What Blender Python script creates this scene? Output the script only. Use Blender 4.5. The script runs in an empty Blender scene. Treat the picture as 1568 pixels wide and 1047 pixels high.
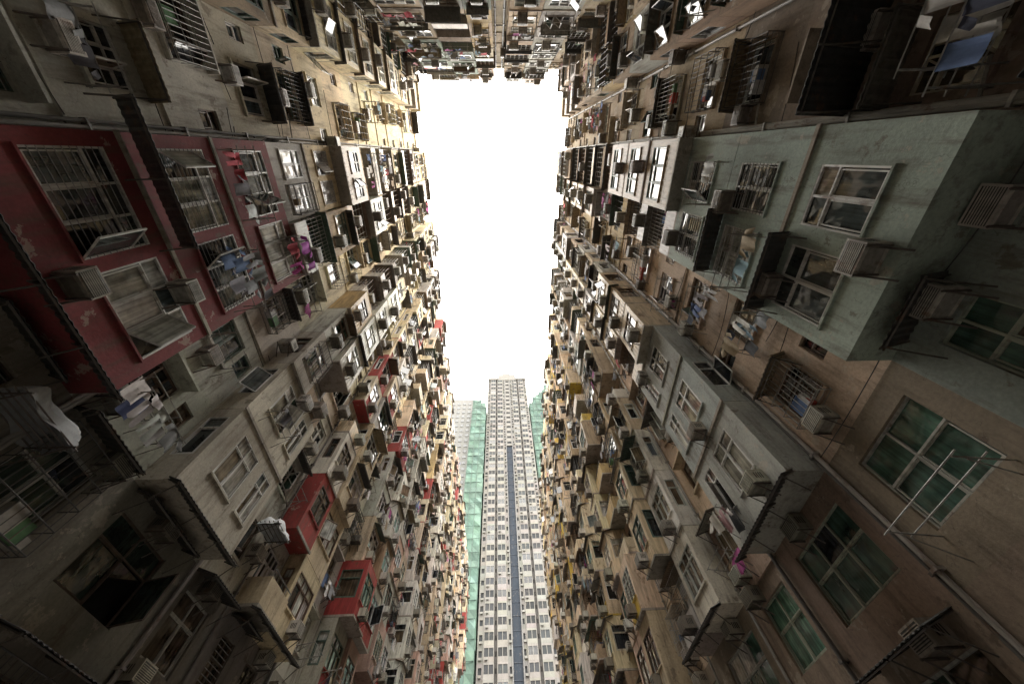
import bpy, math, random
import numpy as np
from mathutils import Matrix, Vector
R = random.Random(23)
U = R.uniform
scene = bpy.context.scene

# ---------------------------------------------------------------- materials
def nodes_mat(name):
    m = bpy.data.materials.new(name); m.use_nodes = True
    nt = m.node_tree; b = nt.nodes['Principled BSDF']
    return m, nt, b
def nn(nt, t, **kw):
    n = nt.nodes.new(t)
    for k, v in kw.items(): setattr(n, k, v)
    return n
def attr_col(nt):
    a = nn(nt, 'ShaderNodeAttribute'); a.attribute_name = 'Col'; return a.outputs['Color']
def noise(nt, scale, detail=6, vec_scale=(1, 1, 1), rough=.6):
    g = nn(nt, 'ShaderNodeNewGeometry'); mp = nn(nt, 'ShaderNodeMapping')
    mp.inputs['Scale'].default_value = vec_scale
    nt.links.new(g.outputs['Position'], mp.inputs['Vector'])
    n = nn(nt, 'ShaderNodeTexNoise'); n.inputs['Scale'].default_value = scale
    n.inputs['Detail'].default_value = detail; n.inputs['Roughness'].default_value = rough
    nt.links.new(mp.outputs[0], n.inputs['Vector']); return n.outputs['Fac']
def mrange(nt, v, a, b, c, d):
    n = nn(nt, 'ShaderNodeMapRange'); 
    for i, x in enumerate((a, b, c, d)): n.inputs[i+1].default_value = x
    nt.links.new(v, n.inputs[0]); return n.outputs[0]
def mix(nt, fac, a, b, mode='MIX'):
    n = nn(nt, 'ShaderNodeMixRGB', blend_type=mode)
    for i, x in enumerate((fac, a, b)):
        if isinstance(x, bpy.types.NodeSocket): nt.links.new(x, n.inputs[i])
        elif i == 0: n.inputs[0].default_value = x
        else: n.inputs[i].default_value = (*x, 1)
    return n.outputs[0]
def mul_gray(nt, col, v):
    c = nn(nt, 'ShaderNodeCombineColor')
    for i in range(3): nt.links.new(v, c.inputs[i])
    return mix(nt, 1.0, col, c.outputs[0], 'MULTIPLY')
def bump(nt, b, v, s, d):
    n = nn(nt, 'ShaderNodeBump'); n.inputs['Strength'].default_value = s; n.inputs['Distance'].default_value = d
    nt.links.new(v, n.inputs['Height']); nt.links.new(n.outputs[0], b.inputs['Normal'])

def mat_concrete(name, grime=1.0):
    m, nt, b = nodes_mat(name)
    c = attr_col(nt)
    big = noise(nt, .5, 8); st = noise(nt, 1.0, 8, (3.8, 3.8, .5), .65); fine = noise(nt, 14, 5); pat = noise(nt, 1.3, 10, rough=.7)
    crack = noise(nt, .9, 4, rough=.55)
    c = mul_gray(nt, c, mrange(nt, big, .3, .7, 1-.38*grime, 1.12))
    c = mix(nt, mrange(nt, st, .50, .71, 0, .7*grime), c, (.10, .07, .05), 'MIX')
    c = mix(nt, mrange(nt, pat, .60, .61, 0, .45*grime), c, (.5, .44, .36), 'MIX')
    c = mix(nt, mrange(nt, pat, .40, .36, 0, .62*grime), c, (.13, .095, .07), 'MIX')
    a = nn(nt, 'ShaderNodeMath', operation='SUBTRACT'); a.inputs[1].default_value = .5; nt.links.new(crack, a.inputs[0])
    ab = nn(nt, 'ShaderNodeMath', operation='ABSOLUTE'); nt.links.new(a.outputs[0], ab.inputs[0])
    c = mix(nt, mrange(nt, ab.outputs[0], .0, .003, .45*grime, 0), c, (.05, .04, .035), 'MIX')
    c = mul_gray(nt, c, mrange(nt, fine, .3, .7, .82, 1.1))
    nt.links.new(c, b.inputs['Base Color']); b.inputs['Roughness'].default_value = .85
    bump(nt, b, fine, .4, .015)
    return m
def mat_metal(name):
    m, nt, b = nodes_mat(name)
    c = attr_col(nt)
    r = noise(nt, 3.0, 9, (1, 1, .5), .7); st = noise(nt, 2.0, 6, (4, 4, .6))
    c = mix(nt, mrange(nt, r, .57, .66, 0, .7), c, (.17, .085, .045))
    c = mul_gray(nt, c, mrange(nt, st, .35, .65, .6, 1.08))
    nt.links.new(c, b.inputs['Base Color']); b.inputs['Roughness'].default_value = .5
    return m
def mat_glass(name):
    m, nt, b = nodes_mat(name)
    c = attr_col(nt); n = noise(nt, 1.6, 6); w = noise(nt, 1.1, 2); fold = noise(nt, 1.0, 4, (13, 13, .6), .5)
    c = mul_gray(nt, c, mrange(nt, n, .35, .65, .35, 1.35))
    c = mul_gray(nt, c, mrange(nt, fold, .35, .65, .55, 1.25))
    nt.links.new(c, b.inputs['Base Color'])
    b.inputs['Roughness'].default_value = .05; b.inputs['IOR'].default_value = 1.7
    bump(nt, b, w, .25, .05)
    return m
def mat_cloth(name):
    m, nt, b = nodes_mat(name)
    c = attr_col(nt); n = noise(nt, 9, 3)
    c = mul_gray(nt, c, mrange(nt, n, .3, .7, .8, 1.1))
    nt.links.new(c, b.inputs['Base Color']); b.inputs['Roughness'].default_value = .95
    return m
def mat_net(name):
    m, nt, b = nodes_mat(name)
    c = attr_col(nt); n = noise(nt, .35, 8, (1, 1, .3)); f = noise(nt, 3, 4)
    c = mul_gray(nt, c, mrange(nt, n, .3, .7, .65, 1.2)); c = mul_gray(nt, c, mrange(nt, f, .3, .7, .85, 1.1))
    nt.links.new(c, b.inputs['Base Color']); b.inputs['Roughness'].default_value = .8
    return m
MATS = [mat_concrete('weathered_concrete'), mat_metal('painted_metal'), mat_glass('window_glass'),
        mat_cloth('cloth'), mat_concrete('clean_render', .3), mat_net('scaffold_net')]
CON, MET, GLS, CLO, CLN, NET = range(6)

# ---------------------------------------------------------------- mesh buffers
HF = np.array([[0,3,2,1],[4,5,6,7],[0,1,5,4],[1,2,6,5],[2,3,7,6],[3,0,4,7]])
class MB:
    def __init__(s): s.H=[]; s.HM=[]; s.HC=[]; s.Q=[]; s.QM=[]; s.QC=[]
    def hexa(s, p, m, c): s.H.append(p); s.HM.append(m); s.HC.append(c)
    def quad(s, p, m, c): s.Q.append(p); s.QM.append(m); s.QC.append(c)
    def empty(s): return not s.H and not s.Q
    def make(s, name, T=None, parent=None):
        if s.empty(): return None
        V=[];F=[];M=[];C=[]; base=0
        if s.H:
            h=np.array(s.H,dtype=float).reshape(-1,3); n=len(s.H); V.append(h)
            F.append((HF[None]+ (np.arange(n)*8)[:,None,None]).reshape(-1,4)); base=n*8
            M.append(np.repeat(np.array(s.HM),6)); C.append(np.repeat(np.array(s.HC,dtype=float),6,axis=0))
        if s.Q:
            q=np.array(s.Q,dtype=float).reshape(-1,3); n=len(s.Q); V.append(q)
            F.append(np.arange(n*4).reshape(-1,4)+base); M.append(np.array(s.QM)); C.append(np.array(s.QC,dtype=float))
        V=np.concatenate(V);F=np.concatenate(F);M=np.concatenate(M);C=np.concatenate(C)
        if T is not None:
            O,S,N=[np.array(x,dtype=float) for x in T]
            V=O+V[:,0:1]*S+V[:,1:2]*N+V[:,2:3]*np.array([0,0,1.])
            if np.cross(S,N)[2]<0: F=F[:,::-1]
        me=bpy.data.meshes.new(name); nf=len(F)
        me.vertices.add(len(V)); me.vertices.foreach_set('co',V.astype(np.float32).ravel())
        me.loops.add(nf*4); me.loops.foreach_set('vertex_index',F.astype(np.int32).ravel())
        me.polygons.add(nf); me.polygons.foreach_set('loop_start',(np.arange(nf)*4).astype(np.int32))
        for m in MATS: me.materials.append(m)
        me.polygons.foreach_set('material_index',M.astype(np.int32))
        me.polygons.foreach_set('use_smooth',np.zeros(nf,dtype=bool))
        me.update(calc_edges=True)
        at=me.color_attributes.new('Col','FLOAT_COLOR','CORNER')
        cc=np.ones((nf*4,4)); cc[:,:3]=np.repeat(C,4,axis=0); at.data.foreach_set('color',cc.astype(np.float32).ravel())
        ob=bpy.data.objects.new(name,me); scene.collection.objects.link(ob)
        if parent: ob.parent=parent
        return ob
F0=('f',0.0)
def mp(fr,a,o,z):
    k,off=fr
    if k=='f': return (a,off+o,z)
    if k=='l': return (off-o,a,z)
    return (off+o,a,z)
def J(): return R.uniform(-.0015,.0015)
def box(mb,a0,a1,o0,o1,z0,z1,m,c,fr=F0):
    a0+=J();a1+=J();o0+=J();o1+=J();z0+=J();z1+=J()
    mb.hexa([mp(fr,*q) for q in ((a0,o0,z0),(a1,o0,z0),(a1,o1,z0),(a0,o1,z0),(a0,o0,z1),(a1,o0,z1),(a1,o1,z1),(a0,o1,z1))],m,c)
def rod(mb,p,q,r,m,c):
    p=Vector(p);q=Vector(q);d=(q-p)
    if d.length<1e-5:return
    d.normalize(); u=d.orthogonal().normalized()*r; v=d.cross(u).normalized()*r
    mb.hexa([tuple(x) for x in (p-u-v,p+u-v,p+u+v,p-u+v,q-u-v,q+u-v,q+u+v,q-u+v)],m,c)
def tube(mb,p,q,r,m,c,n=8):
    p=Vector(p);q=Vector(q);d=(q-p).normalized();u=d.orthogonal().normalized();v=d.cross(u)
    for i in range(n):
        a=2*math.pi*i/n;b=2*math.pi*(i+1)/n
        A=(u*math.cos(a)+v*math.sin(a))*r;B=(u*math.cos(b)+v*math.sin(b))*r
        mb.quad([tuple(x) for x in (p+A,p+B,q+B,q+A)],m,c)
def vary(c,a=.12):
    k=1+U(-a,a); return tuple(max(.01,x*k*(1+U(-.04,.04))) for x in c)

# ---------------------------------------------------------------- parts
GL=[(.03,.035,.04)]*3+[(.06,.10,.085),(.42,.40,.34),(.12,.09,.06),(.10,.13,.15),(.55,.55,.52),(.30,.25,.18)]
FC=[(.72,.72,.70)]*3+[(.55,.55,.54),(.16,.11,.08),(.12,.18,.15),(.58,.52,.42)]
def window(P,fr,a0,a1,z0,z1,out,nx,fcol,gcol,tr=.3,opn=.12,bars=False):
    mb=P['windows'];fw=.04
    for q in ((a0,a1,z0,z0+fw),(a0,a1,z1-fw,z1),(a0,a0+fw,z0+fw,z1-fw),(a1-fw,a1,z0+fw,z1-fw)):
        box(mb,q[0],q[1],out-.05,out+.025,q[2],q[3],MET,fcol,fr)
    w=(a1-a0-2*fw)/nx; zt=z1-(z1-z0)*tr if tr else z1-fw
    for i in range(1,nx):
        x=a0+fw+w*i; box(mb,x-fw*.6,x+fw*.6,out-.045,out+.02,z0+fw,z1-fw,MET,fcol,fr)
    if tr: box(mb,a0+fw,a1-fw,out-.045,out+.018,zt-.02,zt+.02,MET,fcol,fr)
    for i in range(nx):
        x0=a0+fw+w*i;x1=x0+w
        for (y0,y1) in (((z0+fw,zt),(zt,z1-fw)) if tr else ((z0+fw,z1-fw),)):
            g=vary(gcol,.25) if R.random()>.25 else vary(R.choice(GL),.2)
            op=(y0==z0+fw) and R.random()<opn
            t=[U(-.008,.008) for _ in range(4)]
            mb.quad([mp(fr,x0,out-.03+t[0],y0),mp(fr,x1,out-.03+t[1],y0),mp(fr,x1,out-.03+t[2],y1),mp(fr,x0,out-.03+t[3],y1)],GLS,(.015,.015,.015) if op else g)
            if y0==z0+fw and not op:
                for q in ((x0+.03,x1-.03,y0+.015,y0+.05),(x0+.03,x1-.03,y1-.055,y1-.022),(x0+.03,x0+.06,y0+.05,y1-.055),(x1-.06,x1-.03,y0+.05,y1-.055)):
                    box(mb,q[0],q[1],out-.03,out+.005,q[2],q[3],MET,fcol,fr)
            if op:
                th=U(.5,1.4);side=R.choice((0,1));hx=x0 if side==0 else x1;dx=math.cos(th)*w*(1 if side==0 else -1);do=math.sin(th)*w
                A=mp(fr,hx,out+.03,y0);B=mp(fr,hx+dx,out+.03+do,y0);Cc=mp(fr,hx+dx,out+.03+do,y1);D=mp(fr,hx,out+.03,y1)
                mb.quad([A,B,Cc,D],GLS,g)
                for e in ((A,B),(B,Cc),(Cc,D),(D,A)): rod(mb,e[0],e[1],.018,MET,fcol)
    if bars:
        n=max(3,int((z1-z0)/.14))
        for i in range(1,n):
            z=z0+(z1-z0)*i/n; rod(mb,mp(fr,a0,out+.06,z),mp(fr,a1,out+.06,z),.008,MET,(.35,.35,.35))
def wallcell(P,fr,a0,a1,z0,z1,ops,c,th=.22,m=CON,c2=None):
    mb=P['walls'];x=a0;c2=c2 or c
    for (o0,o1,y0,y1) in sorted(ops):
        if o0>x: box(mb,x,o0,-th,0,z0,z1,m,c2,fr)
        box(mb,o0,o1,-th,0,z0,y0,m,c,fr); box(mb,o0,o1,-th,0,y1,z1,m,c2,fr)
        x=o1
    if a1>x: box(mb,x,a1,-th,0,z0,z1,m,c2,fr)
def ac_unit(mb,fr,a,z,o=0,near=True,c=None):
    c=c or vary(R.choice([(.50,.48,.42),(.38,.35,.30),(.60,.58,.53),(.25,.22,.18)]))
    w=U(.54,.66);h=U(.36,.42);d=U(.36,.5)
    box(mb,a,a+w,o,o+d,z,z+h,MET,c,fr)
    dk=(.05,.05,.05)
    box(mb,a+.04,a+w-.04,o+d,o+d+.008,z+.04,z+h-.04,MET,dk,fr)
    n=8 if near else 3
    for i in range(n):
        zz=z+.05+(h-.1)*i/n; box(mb,a+.04,a+w-.04,o+d+.004,o+d+.016,zz,zz+(h-.1)/n*.4,MET,c,fr)
    if near:
        for q in range(4): box(mb,a-.004,a+w+.004,o+.1+q*.06,o+.13+q*.06,z+h*.3,z+h*.75,MET,dk,fr)
    box(mb,a+.06,a+w-.06,o+.08,o+d-.08,z-.006,z,MET,tuple(x*.6 for x in c),fr)
    br=(.12,.10,.09)
    for x in (a+.05,a+w-.05):
        rod(mb,mp(fr,x,o,z-.03),mp(fr,x,o+d+.05,z-.03),.016,MET,br)
        rod(mb,mp(fr,x,o,z-.4),mp(fr,x,o+d,z-.03),.014,MET,br)
def canopy(P,fr,a0,a1,z,o,ext,drop,c,near,struts=True):
    mb=P['canopies'];t=.012
    if near:
        n=max(4,int((a1-a0)/.04));w=(a1-a0)/n
        f=lambda x:.014*math.sin(x*2*math.pi/.16)
        for i in range(n):
            x0=a0+i*w;x1=x0+w;k=f(x0);k2=f(x1)
            mb.hexa([mp(fr,*q) for q in ((x0,o,z+k),(x1,o,z+k2),(x1,o+ext,z-drop+k2),(x0,o+ext,z-drop+k),(x0,o,z+k+t),(x1,o,z+k2+t),(x1,o+ext,z-drop+k2+t),(x0,o+ext,z-drop+k+t))],MET,c)
    else:
        mb.hexa([mp(fr,*q) for q in ((a0,o,z),(a1,o,z),(a1,o+ext,z-drop),(a0,o+ext,z-drop),(a0,o,z+t),(a1,o,z+t),(a1,o+ext,z-drop+t),(a0,o+ext,z-drop+t))],MET,c)
    if struts:
        dk=(.10,.09,.08);rod(mb,mp(fr,a0,o+ext*.93,z-drop*.93-.035),mp(fr,a1,o+ext*.93,z-drop*.93-.035),.016,MET,dk)
        k=max(2,int((a1-a0)/1.1)+1)
        for i in range(k):
            x=a0+.06+(a1-a0-.12)*i/(k-1)
            rod(mb,mp(fr,x,o,z-.04),mp(fr,x,o+ext,z-drop-.04),.015,MET,dk)
            rod(mb,mp(fr,x,o,z-drop-.45),mp(fr,x,o+ext*.9,z-drop*.9-.04),.013,MET,dk)
def cage(P,a0,a1,z0,z1,d0,d1,c,near):
    mb=P['cages'];r=.008 if near else .012;st=.15 if near else .3
    n=max(2,int((a1-a0)/st))
    for i in range(n+1):
        x=a0+(a1-a0)*i/n; rod(mb,(x,d1,z0),(x,d1,z1),r,MET,c)
    m=max(2,int((d1-d0)/.2))
    for x in (a0,a1):
        for i in range(m):
            d=d0+(d1-d0)*i/m; rod(mb,(x,d,z0),(x,d,z1),r,MET,c)
    k=max(2,int((z1-z0)/.45))
    for i in range(k+1):
        z=z0+(z1-z0)*i/k; rr=r*1.3
        rod(mb,(a0,d1,z),(a1,d1,z),rr,MET,c);rod(mb,(a0,d0,z),(a0,d1,z),rr,MET,c);rod(mb,(a1,d0,z),(a1,d1,z),rr,MET,c)
    for i in range(int((d1-d0)/.16)+1):
        d=d0+.16*i; rod(mb,(a0,d,z0),(a1,d,z0),r,MET,c)
    if R.random()<.7:
        for _ in range(R.randint(1,5)):
            x=U(a0+.1,a1-.4);w=U(.15,.4);h=U(.15,.45);dd=U(.12,max(.14,(d1-d0)*.7))
            box(mb,x,x+w,d1-dd-.03,d1-.03,z0+.02,z0+.02+h,CLO,R.choice([(.35,.33,.3),(.1,.16,.3),(.4,.08,.06),(.5,.5,.5),(.1,.2,.1),(.25,.18,.1)]))
CL=[(.6,.6,.6),(.06,.07,.10),(.05,.05,.055),(.10,.15,.3),(.4,.06,.08),(.3,.06,.2),(.7,.68,.64),(.2,.3,.35),(.35,.29,.2),(.25,.25,.27),(.5,.3,.32),(.08,.08,.09),(.3,.3,.32)]
def cloth(mb,s,d,z,w,h,c,n=5,taper=0.,slant=0.):
    ph=U(0,6);fr=U(12,20);am=.04;tl=U(-.08,.08)
    def pt(u,v):
        x=s+(u-.5)*w*(1-taper*v)+slant*v
        return (x,d+am*(.3+v)*math.sin(ph+fr*u*w)+.02*math.sin(3*v+ph)+tl*v,z-h*v*(1+.06*math.sin(ph+5*u)))
    for i in range(n):
        for j in range(n):
            a,b,e,f=i/n,(i+1)/n,j/n,(j+1)/n
            mb.quad([pt(a,e),pt(b,e),pt(b,f),pt(a,f)],CLO,c)
def garment(mb,s,d,z,near,c=None):
    c=vary(c or R.choice(CL),.15);k=R.random();n=8 if near else 2
    if k<.55:
        w=U(.34,.44);h=U(.5,.65);cloth(mb,s,d,z,w,h,c,n)
        cloth(mb,s-w*.5-.07,d,z-.03,.15,.27,c,max(2,n//2),0,-.1);cloth(mb,s+w*.5+.07,d,z-.03,.15,.27,c,max(2,n//2),0,.1)
        return w+.3
    if k<.8:
        cloth(mb,s,d,z,.34,.22,c,n);cloth(mb,s-.1,d,z-.2,.15,.6,c,n,.2,-.03);cloth(mb,s+.1,d,z-.2,.15,.6,c,n,.2,.03)
        return .45
    w=U(.2,.45);cloth(mb,s,d,z,w,U(.35,.65),c,n);return w+.1
LAUN=[]
def rack(P,a0,a1,z,o,ext,near,T,fill=.8,col=None):
    mb=P['cages'];g=(.3,.29,.27)
    for x in (a0,a1):
        rod(mb,(x,o,z),(x,o+ext,z+.12),.014,MET,g);rod(mb,(x,o,z-.45),(x,o+ext*.8,z+.06),.011,MET,g)
    nr=R.randint(2,4)
    lm=MB() if near else P['_farl']
    for i in range(nr):
        d=o+ext*(i+1)/nr;zz=z+.12*(i+1)/nr+.02
        rod(mb,(a0-.12,d,zz),(a1+.12,d,zz),.011,MET,(.45,.45,.43))
        if R.random()<fill:
            x=a0+U(.1,.4)
            while x<a1-.15:
                x+=garment(lm,x,d,zz,near,col and R.choice(col))
                if R.random()<.4:x+=U(.1,.5)
    if near and not lm.empty(): LAUN.append((lm,T))
ACS=[]
def put_ac(P,fr,a,z,o,near,T):
    if near: mb=MB();ac_unit(mb,fr,a,z,o,True);ACS.append((mb,T))
    else: ac_unit(P['_farac'],fr,a,z,o,False)
CANC=[(.08,.08,.08),(.12,.11,.10),(.18,.12,.08),(.09,.14,.11),(.40,.37,.32),(.33,.26,.17),(.2,.19,.17),(.06,.06,.06)]

def rec_cell(P,s0,s1,z,h,c,near,T,k,plain=False):
    w=s1-s0;ops=[]
    if w<1.6: wallcell(P,F0,s0,s1,z,z+h,[],c);return
    if plain:
        right=T[0][0]>0
        zs,zt=z+.7,z+2.3;x0=s0+.5;ww=w-1.0-U(0,.4)
        wallcell(P,F0,s0,s1,z,z+h,[(x0,x0+ww,zs,zt)],c)
        window(P,F0,x0,x0+ww,zs,zt,-.1,max(2,int(ww/.75)),R.choice([(.42,.46,.38),(.5,.5,.46)]) if right else R.choice([(.5,.5,.48),(.13,.10,.08)]),R.choice([(.08,.16,.12),(.12,.24,.18),(.07,.14,.11)]) if right else R.choice([(.04,.06,.05),(.10,.08,.06)]),.42 if right else .35,.08,(not right) and R.random()<.5)
        if R.random()<.7: put_ac(P,F0,s0+U(.3,w-1),zt+.05,0,near,T)
        if not right and R.random()<.55: put_ac(P,F0,s0+U(.1,w-1),z+.15,0,near,T)
        if not right and R.random()<.45: cage(P,x0-.1,x0+ww+.1,zs-.2,zt+.05,0,.45,(.10,.10,.10),near)
        elif R.random()<.5: rack(P,x0,x0+ww,zs-.1,0,U(.6,1.0),near,T,.12,[(.1,.1,.12),(.3,.3,.3)])
        if R.random()<(.3 if right else .8): canopy(P,F0,x0-.25,x0+ww+.25,zt+.45,0,U(.6,.9),.25,vary((.07,.07,.07)),near)
        return
    ww=min(w-.8,U(1.1,1.7));x0=s0+U(.25,w-ww-.25);zs=z+U(.9,1.0);zt=z+U(2.1,2.3)
    ops=[(x0,x0+ww,zs,zt)];small=None
    if x0-s0>1.0: small=(s0+.2,s0+.2+U(.5,.65),z+1.3,z+2.1)
    elif s1-x0-ww>1.0: small=(s1-.85,s1-.85+U(.5,.65),z+1.3,z+2.1)
    if small: ops.append(small)
    wallcell(P,F0,s0,s1,z,z+h,ops,c)
    fc=vary(R.choice(FC));g=R.choice(GL)
    window(P,F0,x0,x0+ww,zs,zt,-.1,R.choice((2,3,3)),fc,g,R.choice((0,.3,.3)),.22,R.random()<.25)
    box(P['walls'],x0-.08,x0+ww+.08,0,.09,zs-.09,zs-.002,CON,vary(c))
    if small: window(P,F0,*small,-.1,1,fc,R.choice(GL),.4,.3)
    r=R.random()
    if r<.3: box(P['walls'],x0-.15,x0+ww+.15,0,U(.3,.45),zt+.08,zt+.15,CON,vary(c))
    elif r<.7: canopy(P,F0,x0-.2,x0+ww+.2,zt+.3,0,U(.5,.85),U(.15,.3),vary(R.choice(CANC)),near)
    r=R.random()
    if r<.18: e=U(.35,.5);cage(P,x0-.06,x0+ww+.06,zs-.15,zt+.08,0,e,R.choice([(.10,.10,.10),(.4,.4,.38)]),near)
    elif r<(.7 if near else .5): rack(P,x0-.05,x0+ww+.05,zs-.15,0,U(.7,1.1),near,T,.45)
    if R.random()<.88:
        xa=x0+ww+.05 if s1-x0-ww>.8 and not small else x0+U(0,ww-.7)
        put_ac(P,F0,xa,zs-U(.6,.75) if xa<x0+ww else zs+U(-.3,.4),0,near,T)
def bay_cell(P,s0,s1,z,h,D,c,style,near,T,wc,forced,fcg,rng):
    W=P['walls'];w=s1-s0;sl=vary((.40,.36,.31),.1);fc,gc,zz0,zz1=fcg
    sat=(max(c)-min(c))/max(c)>.6 and not forced
    cn=vary(wc,.15) if sat and R.random()<.65 else c
    if style=='ext': D+=rng
    box(W,s0,s1,0,D,z,z+.1,CON,c if style=='solid' else sl)
    if style in('solid','ext'):
        box(W,s0,s1,0,D,z+h-.12,z+h-.02,CON,cn)
        if R.random()<.6: box(W,s0-.03,s1+.03,D,D+.05,z-.02,z+.08,CON,vary(sl))
        nb=1 if w<2.7 else 2;ops=[];g=.24 if not forced else .3;ww=(w-g*(nb+1))/nb
        zs=z+zz0;zt=z+zz1
        for i in range(nb): ops.append((s0+g+i*(ww+g),s0+g+i*(ww+g)+ww,zs,zt))
        if forced and w<4.5: ops=[(s0+.75,s0+2.0,zs,zt),(s0+2.45,s1-.35,zs,zt)]
        fr=('f',D);m=CON if style=='solid' else MET
        wallcell(P,fr,s0,s1,z+.1,z+h-.12,ops,c,.1,m,cn)
        for o in ops:
            window(P,fr,*o,-.03,max(2,round((o[1]-o[0])/.6)),fc,gc if not forced else R.choice([(.42,.42,.38),(.05,.06,.06),(.25,.24,.2),(.05,.06,.06)]),.3,.12,R.random()<(.2 if not forced else .3))
            box(W,o[0]-.04,o[1]+.04,0,.05,zs-.05,zs-.002,CON,c,fr)
        for fr2 in(('l',s0),('r',s1)):
            if D>.7 and R.random()<.6:
                wallcell(P,fr2,0.01,D-.1,z+.1,z+h-.12,[(.15,D-.2,zs,zt)],cn,.09,m);window(P,fr2,.15,D-.2,zs,zt,-.03,1,fc,gc,.3,.1)
            else: wallcell(P,fr2,0.01,D-.1,z+.1,z+h-.12,[],cn,.09,m)
        if forced: 
            if R.random()<.8: put_ac(P,fr,U(s0+.3,s1-1),z+h-.5,0,near,T)
            if R.random()<.4: put_ac(P,fr,U(s0+.1,s1-1),z+.25,0,near,T)
            if R.random()<.6: o=R.choice(ops);rack(P,o[0],o[1],zs-.15,D,U(.6,.9),near,T,.35)
            return
        if style=='ext':
            for i in range(int(w/.22)):
                x=s0+.1+i*.22; box(W,x,x+.04,0,.018,z+.1,zs-.06,MET,c,fr)
            if R.random()<.5: canopy(P,F0,s0-.12,s1+.12,z+h+.02,D-.5,.7,.2,vary(R.choice(CANC)),near)
        else:
            if R.random()<.4: canopy(P,fr,ops[0][0]-.1,ops[-1][1]+.1,zt+.25,0,U(.35,.7),U(.1,.25),vary(R.choice(CANC)),near)
            r=R.random()
            if r<.17: o=R.choice(ops);cage(P,o[0]-.04,o[1]+.04,zs-.2,zt,D,D+U(.3,.45),R.choice([(.08,.08,.08),(.4,.4,.38)]),near)
            elif r<(.52 if near else .42): o=R.choice(ops);rack(P,o[0],o[1],zs-.2,D,U(.6,1.0),near,T,.5)
        if R.random()<.8:
            o=R.choice(ops);put_ac(P,fr,U(o[0],o[1]-.7),zs-U(.5,.6),0,near,T)
        if R.random()<.3: put_ac(P,R.choice((('l',s0),('r',s1))),.1,z+U(.8,1.6),0,near,T)
    else:
        ww=min(w-.5,2.2);x0=s0+(w-ww)/2
        wallcell(P,F0,s0,s1,z,z+h,[(x0,x0+ww,z+.5,z+2.3)],wc)
        window(P,F0,x0,x0+ww,z+.5,z+2.3,-.1,R.choice((3,4)),fc,gc,.25,.1)
        m=MET if R.random()<.5 else CON
        ph=.95
        box(W,s0,s1,D-.06,D,z+.1,z+ph,m,c)
        for x in(s0,s1-.06): box(W,x,x+.06,0.01,D-.06,z+.1,z+ph,m,c)
        if style=='cage':
            cage(P,s0+.03,s1-.03,z+ph,z+2.45,0,D-.03,R.choice([(.10,.10,.10),(.4,.4,.38),(.16,.1,.06)]),near)
            canopy(P,F0,s0-.12,s1+.12,z+2.62,0,D+.2,.12,vary(R.choice(CANC)),near,False)
            if R.random()<.5:
                lm=MB() if near else P['_farl'];x=s0+.3
                while x<s1-.3: x+=garment(lm,x,D*.5,z+2.2,near)
                if near: LAUN.append((lm,T))
        else:
            rod(P['cages'],(s0,D-.03,z+ph+.25),(s1,D-.03,z+ph+.25),.02,MET,(.25,.25,.25))
            for i in range(5): x=s0+.03+(w-.06)*i/4;rod(P['cages'],(x,D-.03,z+ph),(x,D-.03,z+ph+.25),.012,MET,(.25,.25,.25))
            if R.random()<.4: rack(P,s0+.3,s1-.3,z+1.2,D,U(.6,.9),near,T,.6)
        if R.random()<.5: put_ac(P,('f',D),s0+U(.1,w-.9),z+.3,0,near,T)

def parent_empty(name):
    e=bpy.data.objects.new(name,None);scene.collection.objects.link(e);return e
def newP(): return {k:MB() for k in('walls','windows','canopies','cages','pipes','_farl','_farac','roof')}
FARAC=[];FARLA=[]
def finish(P,T,name):
    e=parent_empty(name)
    for k in('walls','windows','canopies','cages','pipes','roof'):
        P[k].make({'cages':'metal_cages_and_racks','roof':'roof_and_core'}.get(k,k),T,e)
    FARAC.append((P['_farac'],T));FARLA.append((P['_farl'],T));return e

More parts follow.
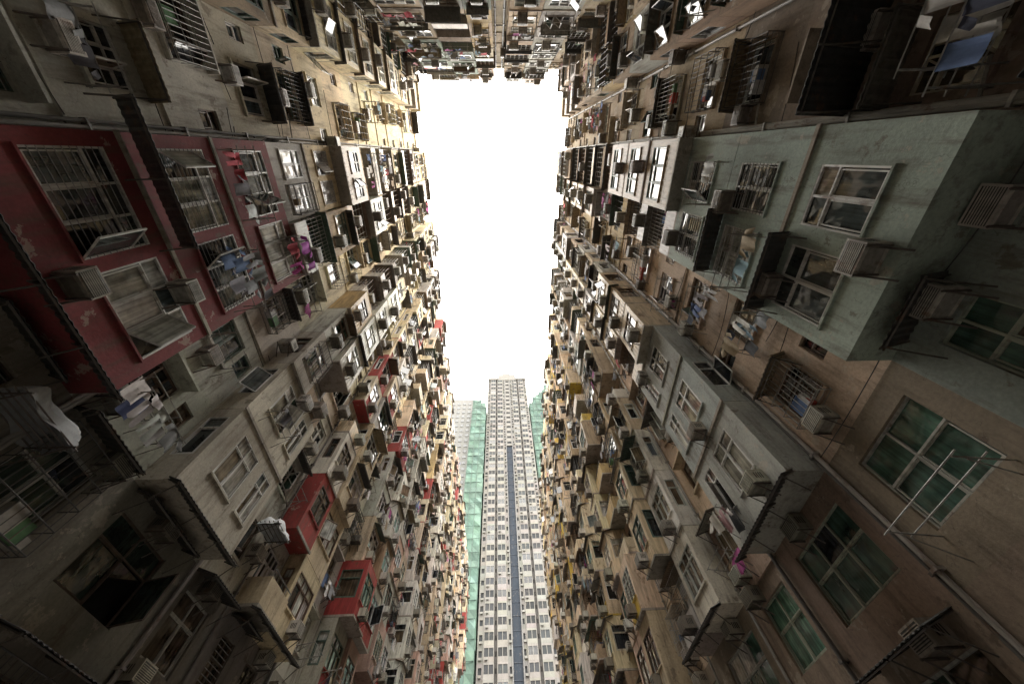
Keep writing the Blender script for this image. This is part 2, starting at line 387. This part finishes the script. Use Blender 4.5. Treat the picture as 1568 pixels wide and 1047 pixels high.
def facade(name,T,z0,nf,mods,palette,w,depth=13):
    P=newP();h=2.8;s_lo=mods[0][0];s_hi=mods[-1][1];top=z0+nf*h
    for mi,(s0,s1,ty,lowk) in enumerate(mods):
        D0=U(.85,1.05) if ty=='bay' else 0
        split=ty=='bay' and (s1-s0)>3.4
        state={};wasf=False
        msplit=(s0+s1)/2+U(-.4,.4)
        for k in range(nf):
            z=z0+k*h;sc=(s0+s1)/2
            dist=math.sqrt(w*w+sc*sc+(z-1.6)**2);near=dist<21
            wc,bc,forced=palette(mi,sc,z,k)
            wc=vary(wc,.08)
            if ty=='bay' and k>=lowk:
                sub=[(s0,s1)]
                if split and not forced: sub=[(s0,msplit-.02),(msplit+.02,s1)]
                for bi,(a,b) in enumerate(sub):
                    if bi not in state or R.random()<.48 or forced or wasf:
                        r=R.random()
                        st='solid' if r<.52 else 'ext' if r<.74 else 'cage' if r<.91 else 'balc'
                        state[bi]=(st,palette(mi,sc,z,k)[1],U(-.15,.2),(vary(R.choice(FC)),R.choice(GL),U(.8,1.0),U(2.15,2.35)),U(.25,.45))
                    st,bc2,dD,fcg,rg=state[bi]
                    if R.random()<.25: bc2=palette(mi,sc,z,k)[1]
                    if forced: st='solid';bc2=bc;dD=0;fcg=((.66,.66,.64),(.05,.06,.06),.85,2.4)
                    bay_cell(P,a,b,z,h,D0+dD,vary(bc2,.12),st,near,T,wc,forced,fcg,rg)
                wasf=forced
                if forced: state={}
                if k==lowk and not (T[0][0]>0 and mi==2): canopy(P,F0,s0-.1,s1+.1,z+.0,D0-.1,.42,.16,(.08,.08,.08),near)
            else:
                pl=near and k<=1
                if s1-s0>4 : 
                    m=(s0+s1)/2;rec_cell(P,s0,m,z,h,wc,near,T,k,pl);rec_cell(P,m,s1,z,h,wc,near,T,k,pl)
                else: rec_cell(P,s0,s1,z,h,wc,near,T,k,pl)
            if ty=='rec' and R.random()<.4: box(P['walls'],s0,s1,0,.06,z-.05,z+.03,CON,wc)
        if ty=='rec':
            for _ in range(R.randint(2,4)):
                x=R.choice((s0+U(.06,.25),s1-U(.06,.25)));r=U(.03,.06)
                cc=vary(R.choice([(.36,.34,.31),(.16,.15,.14),(.42,.40,.36)]))
                near=math.hypot(w,(s0+s1)/2)<25
                tube(P['pipes'],(x,r+.05,1.0),(x,r+.05,top+.6),r,MET,cc,8 if near else 4)
                for k in range(nf): 
                    z=z0+k*h+.3;box(P['pipes'],x-r-.02,x+r+.02,.0,2*r+.07,z,z+.06,MET,cc)
                    if R.random()<.25:
                        L=U(.5,1.6)*R.choice((-1,1));xe=min(max(x+L,s0+.05),s1-.05);tube(P['pipes'],(x,r+.05,z+.5),(xe,r+.05,z+.5+abs(xe-x)*.25),r*.6,MET,cc,5)
        ph=U(.6,1.1)
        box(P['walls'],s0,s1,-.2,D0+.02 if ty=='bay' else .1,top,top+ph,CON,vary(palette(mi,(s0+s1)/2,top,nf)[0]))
        if R.random()<.3: a=U(s0,s0+.8);box(P['roof'],a,a+U(1.5,2.5),-2.5,-.3,top+ph,top+ph+U(1,1.8),CON,vary((.4,.36,.3)))
        for _ in range(R.randint(0,2)):
            x=U(s0,s1);hh=U(.8,1.8);rod(P['roof'],(x,-.1,top+ph),(x,-.1,top+ph+hh),.015,MET,(.2,.2,.2))
            for q in range(4): rod(P['roof'],(x-.3+.05*q,-.1,top+ph+hh-.15*q),(x+.3-.05*q,-.1,top+ph+hh-.15*q),.008,MET,(.2,.2,.2))
    for _ in range(34):
        a=U(s_lo,min(s_hi,20));L=U(2,6);z=z0+R.randint(0,8)*h+U(-.2,.3);n=8;sg=U(.4,1.4)
        for i in range(n):
            u0,u1=i/n,(i+1)/n
            f=lambda u:(a+L*u,.07,z-sg*u*(1-u))
            rod(P['pipes'],f(u0),f(u1),.009,MET,(.05,.05,.05))
    zc=z0
    box(P['walls'],s_lo,s_hi,-.22,0,0,zc-.01,CON,(.16,.14,.12))
    x=s_lo+.5
    while x<s_hi-3:
        L=U(2.5,5);L=min(L,s_hi-x-.3)
        box(P['windows'],x,x+L,0,.04,.05,zc-.35,MET,vary(R.choice([(.2,.2,.2),(.10,.16,.12),(.22,.09,.06),(.25,.23,.2)])))
        n=int((zc-.5)/.12)
        for i in range(n): box(P['windows'],x,x+L,.04,.055,.1+i*.12,.16+i*.12,MET,(.2,.2,.2))
        canopy(P,F0,x-.2,x+L+.2,z0+U(.6,1.2),0,U(1.0,1.5),U(.2,.35),vary((.07,.07,.07)),x<14)
        x+=L+U(.4,1.0)
    box(P['roof'],s_lo+.02,s_hi-.02,-depth,-.4,0,top+.1,CON,(.4,.36,.3))
    box(P['roof'],s_hi-.25,s_hi-.01,-.4,0,0,top,CON,(.4,.36,.3))
    finish(P,T,name)

def lerp(a,b,t): return tuple(x+(y-x)*t for x,y in zip(a,b))
RED=(.21,.042,.045);DRED=(.38,.055,.05);CREAM=(.70,.59,.40);WHITE=(.72,.69,.62);OCH=(.56,.41,.20);BRN=(.36,.26,.17);GRY=(.47,.45,.41)
PGR=(.42,.48,.44);YEL=(.62,.43,.07);LYE=(.66,.54,.25);PNK=(.56,.36,.30);BEI=(.60,.47,.33);GRN=(.07,.32,.2);ORG=(.52,.30,.15)
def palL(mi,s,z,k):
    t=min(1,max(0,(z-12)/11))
    wc=lerp((.54,.52,.46),(.78,.66,.44),t)  # cream upper wall, raised further so its colour carries sunlight
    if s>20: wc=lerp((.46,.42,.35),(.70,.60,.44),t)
    if k<=1: wc=(.26,.24,.21)  # dirty lower storeys, darkened further with shade put into the wall colour
    if mi==2 and 2<=k<=4: return wc,RED,True
    if mi==4 and 2<=k<=3: return wc,(.54,.50,.42),True
    if s<8: bc=R.choice([CREAM,OCH,CREAM,BEI,CREAM,WHITE] if t>.4 else [GRY,WHITE,GRY,BRN])
    elif s<15: bc=R.choice([GRY,WHITE,CREAM,BEI,CREAM,OCH] if z>14 else [GRY,WHITE,BRN,GRY])
    elif z<30: bc=R.choice([DRED,WHITE,BEI,CREAM,BRN,GRY,WHITE,PNK,DRED,GRY])
    else: bc=R.choice([CREAM,WHITE,CREAM,DRED,GRY,CREAM,PNK,CREAM,WHITE,OCH,BEI,DRED] + ([GRN] if R.random()<.3 else []))
    return wc,bc,False
def palR(mi,s,z,k):
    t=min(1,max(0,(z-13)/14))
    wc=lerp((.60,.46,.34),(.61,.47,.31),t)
    if k<=1: wc=(.32,.25,.19)  # brown lower storeys, also darkened to paint in shade
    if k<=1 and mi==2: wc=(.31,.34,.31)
    if mi<=1: wc=(.32,.26,.20) if z<14 else (.48,.38,.27)  # rear end of the wall: corner darkness painted into its brown
    if mi==2 and 2<=k<=4: return wc,PGR,True
    if mi==4 and 2<=k<=4: return wc,lerp(PGR,GRY,.4),True
    if s<6: bc=R.choice([BRN,OCH,GRY,BRN,BEI])
    elif s<17: bc=R.choice([BEI,CREAM,BRN,GRY,BEI,GRY,WHITE])
    elif z<32: bc=R.choice([YEL,CREAM,YEL,OCH,BEI,YEL,BRN,LYE,WHITE])
    else: bc=R.choice([CREAM,YEL,OCH,BEI,BRN,LYE,ORG,CREAM,BEI,CREAM])
    return wc,bc,False
def palB(mi,s,z,k):
    return (.52,.42,.29),R.choice([OCH,BRN,GRY,BEI,BRN,(.2,.25,.2)]),False

def modlist(first,s_end,bw=3.9,rw=2.6):
    m=list(first);s=m[-1][1];ty='bay' if m[-1][2]=='rec' else 'rec'
    while s<s_end-2.5:
        w=(bw if ty=='bay' else rw)+U(-.4,.4);e=min(s+w,s_end)
        m.append((s,e,ty,2));s=e;ty='rec' if ty=='bay' else 'bay'
    return m
TL=((-9.35,0,0),(0,1,0),(1,0,0));TR=((8.05,0,0),(0,1,0),(-1,0,0));TB=((0,-8.3,0),(1,0,0),(0,1,0))
mL=modlist([(-8.3,-4.4,'bay',4),(-4.4,-.5,'rec',2),(-.5,4.5,'bay',2),(4.5,7.2,'rec',2),(7.2,10.7,'bay',2),(10.7,13.4,'rec',2)],80)
mR=modlist([(-8.3,-3.9,'bay',4),(-3.9,-.6,'rec',2),(-.6,3.7,'bay',2),(3.7,6.9,'rec',2),(6.9,10.4,'bay',2),(10.4,13.2,'rec',2)],62)
facade('apartment_building',TL,2.4,16,mL,palL,9)
facade('apartment_building',TR,1.8,16,mR,palR,7.6)
facade('apartment_building',TB,2.0,16,[(-9.1,-6.6,'rec',3),(-6.6,-4,'bay',3),(-4,-.2,'bay',2),(-.2,.8,'rec',2),(.8,4.8,'bay',2),(4.8,7.9,'rec',3)],palB,8.3)

# hand-placed near features
PX=newP()
canopy(PX,('f',.98),-1.2,2.1,11.1,0,.6,.2,(.06,.06,.06),True)
rack(PX,2.5,4.3,12.4,.95,1.0,True,TL,1,[(.05,.05,.055),(.10,.15,.28),(.25,.25,.27)])
rack(PX,2.9,4.2,15.6,.95,.9,True,TL,.7,[(.42,.05,.26),(.5,.2,.3),(.4,.07,.09),(.3,.06,.3)])
rack(PX,5.0,6.6,8.6,0,.9,True,TL,.6,[(.4,.4,.38),(.08,.1,.2),(.12,.12,.12)])
for k in('canopies','cages'): PX[k].make({'canopies':'corrugated_canopy','cages':'laundry_rack'}[k],TL)
def drape(name,T,a0,a1,d0,d1,z,c,n=22,hg=.3):
    mb=MB();p1,p2=U(0,6),U(0,6)
    def pt(u,v):
        e=max(abs(u-.5),abs(v-.5))*2
        zz=z+hg*(1-e**3)+.07*math.sin(9*u+p1+3*v)*math.cos(7*v+p2)-(.12*max(0,e-.85)/.15)
        return (a0+(a1-a0)*u+.03*math.sin(11*v+p1),d0+(d1-d0)*v+.03*math.sin(13*u+p2),zz)
    for i in range(n):
        for j in range(n): mb.quad([pt(i/n,j/n),pt((i+1)/n,j/n),pt((i+1)/n,(j+1)/n),pt(i/n,(j+1)/n)],CLO,c)
    for q in range(6): rod(mb,(a0-.05,d0+(d1-d0)*q/5,z-.08),(a1+.05,d0+(d1-d0)*q/5,z-.08),.012,MET,(.12,.1,.09))
    for x in(a0+.1,a1-.1): rod(mb,(x,0,z-.1),(x,d1+.1,z-.1),.016,MET,(.12,.1,.09));rod(mb,(x,0,z-.6),(x,d1,z-.1),.014,MET,(.12,.1,.09))
    mb.make(name,T)
drape('tarpaulin_covered_rack',TL,3.6,5.1,.1,.9,7.0,(.33,.34,.35))
drape('tarpaulin_covered_rack',TL,12,13.3,.1,.9,10.2,(.6,.62,.64))
PX=newP()
canopy(PX,('f',.98),1.4,3.4,12.8,0,.6,.1,(.06,.06,.06),True)
canopy(PX,('f',.98),1.6,3.6,10.0,0,.6,.1,(.06,.06,.06),True)
canopy(PX,F0,-5.5,-.8,10.7,0,1.5,.3,(.05,.05,.05),True)
canopy(PX,F0,-6.5,-.9,7.2,0,1.3,.3,(.05,.05,.05),True)
rack(PX,-3.6,-1.3,8.6,0,1.2,True,TR,1,[(.5,.5,.48),(.42,.42,.4)])
for k in('canopies','cages'): PX[k].make({'canopies':'corrugated_canopy','cages':'laundry_rack'}[k],TR)

for mb,T in ACS: mb.make('air_conditioner',T)
for mb,T in LAUN: mb.make('hanging_laundry',T)
for mb,T in FARAC: mb.make('distant_air_conditioners',T)
for mb,T in FARLA: mb.make('distant_hanging_laundry',T)

# ---------------------------------------------------------------- background towers
def tower(name,T,x0,x1,top,depth):
    P=newP();W=P['walls'];h=3.0;n=int(top/h);c=(.265,.258,.24)
    box(W,x0+.6,x1-.6,-depth,-.6,0,top,CLN,c)
    cols=[]; w=x1-x0; mid=(x0+x1)/2-.1
    rel=[(0,1.5,'w'),(1.5,3.9,'b'),(3.9,4.7,'s'),(4.7,7.1,'b'),(7.1,8.3,'w')]
    for a,b,t in rel:
        cols.append((x0+a,x0+b,t));cols.append((x1-b,x1-a,t))
    sx0,sx1=x0+8.3,x1-8.3
    for k in range(n):
        z=k*h
        for a,b,t in cols:
            cc=vary(c,.07)
            if t=='b':
                box(W,a,b,-.6,.45,z,z+.95,CLN,cc);box(W,a,b,-.6,.45,z+2.55,z+3.0-.01,CLN,cc)
                box(P['windows'],a+.08,b-.08,-.5,.38,z+.95,z+2.55,CLN if R.random()<.8 else GLS,vary((.05,.056,.062),.4))
                for x in(a,a+(b-a)/2-.07,b-.14): box(W,x,x+.14,-.5,.46,z+.95,z+2.55,CLN,c)
                if R.random()<.3: box(W,a+.3,a+.95,.45,.85,z+.3,z+.7,MET,(.24,.24,.22))
            elif t=='w':
                wallcell(P,F0,a,b,z,z+h,[(a+.35,b-.35,z+1.0,z+2.2)],cc,.3,CLN)
                box(P['windows'],a+.35,b-.35,-.3,-.2,z+1.0,z+2.2,CLN,(.045,.05,.055))
                if R.random()<.7: box(W,a+.4,a+1.05,0,.4,z+.4,z+.8,MET,(.26,.26,.24))
            else:
                box(W,a,b,-.9,-.3,z,z+h-.01,CLN,(.13,.125,.12));box(P['windows'],a+.2,b-.2,-.32,-.25,z+1.2,z+2.1,CLN,(.03,.03,.03))
        if z<top-46:
            box(W,sx0,sx1,-.7,-.4,z,z+h-.12,CLN,(.035,.048,.068));box(W,sx0,sx1,-.6,-.32,z+h-.12,z+h,CLN,(.07,.085,.11))
        else:
            wallcell(P,F0,sx0,sx1,z,z+h,[(sx0+.3,sx1-.3,z+1,z+2.2)],c,.3,CLN);box(P['windows'],sx0+.3,sx1-.3,-.25,-.2,z+1,z+2.2,CLN,(.05,.055,.06))
        for y in range(3):
            for fr in(('l',x0+.6),('r',x1-.6)):
                a=-4-y*4.5;box(P['windows'],a-1.6,a,0,.05,z+.9,z+2.3,GLS,(.03,.035,.04),fr);box(W,a-1.8,a+.2,0,.4,z+.3,z+.7,CLN,c,fr)
    for a in (sx0-.3,sx1+.05): box(W,a,a+.25,-.2,.25,0,top,CLN,(.22,.22,.22))
    for a,b in((x0-.1,x0+5),(x1-5,x1+.1)): box(P['roof'],a,b,-5,.6,top,top+1.5,CLN,c)
    box(P['roof'],x0+5,x1-5,-6,.2,top,top+4.5,CLN,c);box(P['roof'],mid-2,mid+2,-5,-1,top+4.5,top+8,CLN,c)
    for x in (x0+1,x0+3.5,x1-3.5,x1-1): box(P['roof'],x-.1,x+.1,.2,.6,top+1.5,top+3.4,CLN,c)
    e=parent_empty(name)
    for k in('walls','windows','roof'): P[k].make(k,T,e)
TT=((0,100,0),(1,0,0),(0,-1,0))
tower('residential_tower',TT,-6.8,12.0,147,18)
def netted(name,T,x0,x1,top0,top1,depth,dz):
    e=parent_empty(name);mb=MB();h=2.0;c=(.14,.23,.19)
    nx=max(3,int((x1-x0)/1.5));wx=(x1-x0)/nx
    offs={}
    def o(i,j):
        if(i,j) not in offs: offs[(i,j)]=U(-.3,.3)
        return offs[(i,j)]
    for i in range(nx):
        tt=top0+(top1-top0)*(i+.5)/nx+U(-1,1);n=int(tt/h)
        for j in range(n):
            a,b=x0+i*wx,x0+(i+1)*wx;z=j*h
            mb.quad([(a,o(i,j),z),(b,o(i+1,j),z),(b,o(i+1,j+1),z+h),(a,o(i,j+1),z+h)],NET,vary(c,.12))
            if j%2==0: box(mb,a,b,.2,.36,z,z+.09,NET,(.08,.13,.11))
        box(mb,a,b,-depth,-.4,0,n*h-1,NET,(.13,.21,.17))
        rod(mb,(a,.35,0),(a,.35,n*h+U(1,3)),.06,NET,(.1,.15,.13))
    for j in range(int(min(top0,top1)/h)):
        for fr in(('l',x0),('r',x1)):
            for q in range(int(depth/3)):
                box(mb,-3*q-3,-3*q,0,.05+U(0,.2),j*h,j*h+h,NET,vary(c,.12),fr)
    mb.make('scaffold_netting',T,e)
netted('scaffold_netted_tower',((0,99,0),(1,0,0),(0,-1,0)),-13.2,-7.4,131,128,12,0)
netted('scaffold_netted_tower',((0,101,0),(1,0,0),(0,-1,0)),12.6,22.5,131,145,12,0)
def slab(name):
    e=parent_empty(name);mb=MB();T=((0,104,0),(1,0,0),(0,-1,0));c=(.26,.26,.25)
    box(mb,-27,-13.4,-14,0,0,137,CLN,c)
    for k in range(45):
        for i in range(5):
            x=-26+i*2.5;box(mb,x,x+1.3,0,.04,k*3+1,k*3+2.3,GLS,(.10,.11,.12));box(mb,x-.1,x+1.4,0,.15,k*3+.85,k*3+.98,CLN,c)
    box(mb,-25,-16,-12,-3,137,141,CLN,c)
    mb.make('walls_and_windows',T,e)
slab('grey_office_tower')

# ---------------------------------------------------------------- ground
g=MB();g.quad([(-3000,-3000,0),(3000,-3000,0),(3000,3000,0),(-3000,3000,0)],CON,(.06,.06,.06));g.make('ground')
g=MB()
for i in range(9):
    for j in range(48):
        x=-9.2+i*1.9;y=-8.2+j*1.9;g.quad([(x,y,.004),(x+1.88,y,.004),(x+1.88,y+1.88,.004),(x,y+1.88,.004)],CON,vary((.17,.155,.14)))
g.make('courtyard_paving')

# ---------------------------------------------------------------- world (overcast: zenith brighter than horizon), sun
w=bpy.data.worlds.new("World");scene.world=w;w.use_nodes=True;nt=w.node_tree;bg=nt.nodes['Background']
sky=nt.nodes.new('ShaderNodeTexSky');sky.sky_type='NISHITA';sky.sun_disc=False
sky.sun_elevation=math.radians(54);sky.sun_rotation=math.radians(104)
tc=nt.nodes.new('ShaderNodeTexCoord');sx=nt.nodes.new('ShaderNodeSeparateXYZ');nt.links.new(tc.outputs['Generated'],sx.inputs[0])
cr=nt.nodes.new('ShaderNodeMapRange')
for i,x in enumerate((0,1,12,88)): cr.inputs[i+1].default_value=x
nt.links.new(sx.outputs['Z'],cr.inputs[0])
tn=nt.nodes.new('ShaderNodeMixRGB');tn.blend_type='MULTIPLY';tn.inputs[0].default_value=1;tn.inputs[2].default_value=(1,.96,.895,1)
nt.links.new(cr.outputs[0],tn.inputs[1])
mx=nt.nodes.new('ShaderNodeMixRGB');mx.inputs[0].default_value=.94
nt.links.new(sky.outputs[0],mx.inputs[1]);nt.links.new(tn.outputs[0],mx.inputs[2]);nt.links.new(mx.outputs[0],bg.inputs[0]);bg.inputs[1].default_value=.13
sd=bpy.data.lights.new('sun','SUN');sd.energy=4.6;sd.angle=math.radians(14);sd.color=(1,.90,.75)
so=bpy.data.objects.new('sun',sd);scene.collection.objects.link(so)
az=math.radians(104);el=math.radians(54)
dv=Vector((math.sin(az)*math.cos(el),math.cos(az)*math.cos(el),math.sin(el)))
so.rotation_euler=dv.to_track_quat('Z','Y').to_euler()

# ---------------------------------------------------------------- camera
cam=bpy.data.cameras.new('camera');co=bpy.data.objects.new('camera',cam);scene.collection.objects.link(co)
cam.sensor_width=36;cam.lens=36*528/1568;cam.clip_end=8000;cam.clip_start=.05
Z=Vector((-22,283,-528)).normalized();Y=Vector((1,-987,-528));Y=(Y-Z*Y.dot(Z)).normalized();X=Y.cross(Z)
M=Matrix((X,Y,Z)).to_4x4();M.translation=(0,0,1.6);co.matrix_world=M
scene.camera=co
scene.view_settings.view_transform='Standard';scene.view_settings.look='None';scene.view_settings.exposure=0
print('faces',sum(len(o.data.polygons) for o in scene.objects if o.type=='MESH'))
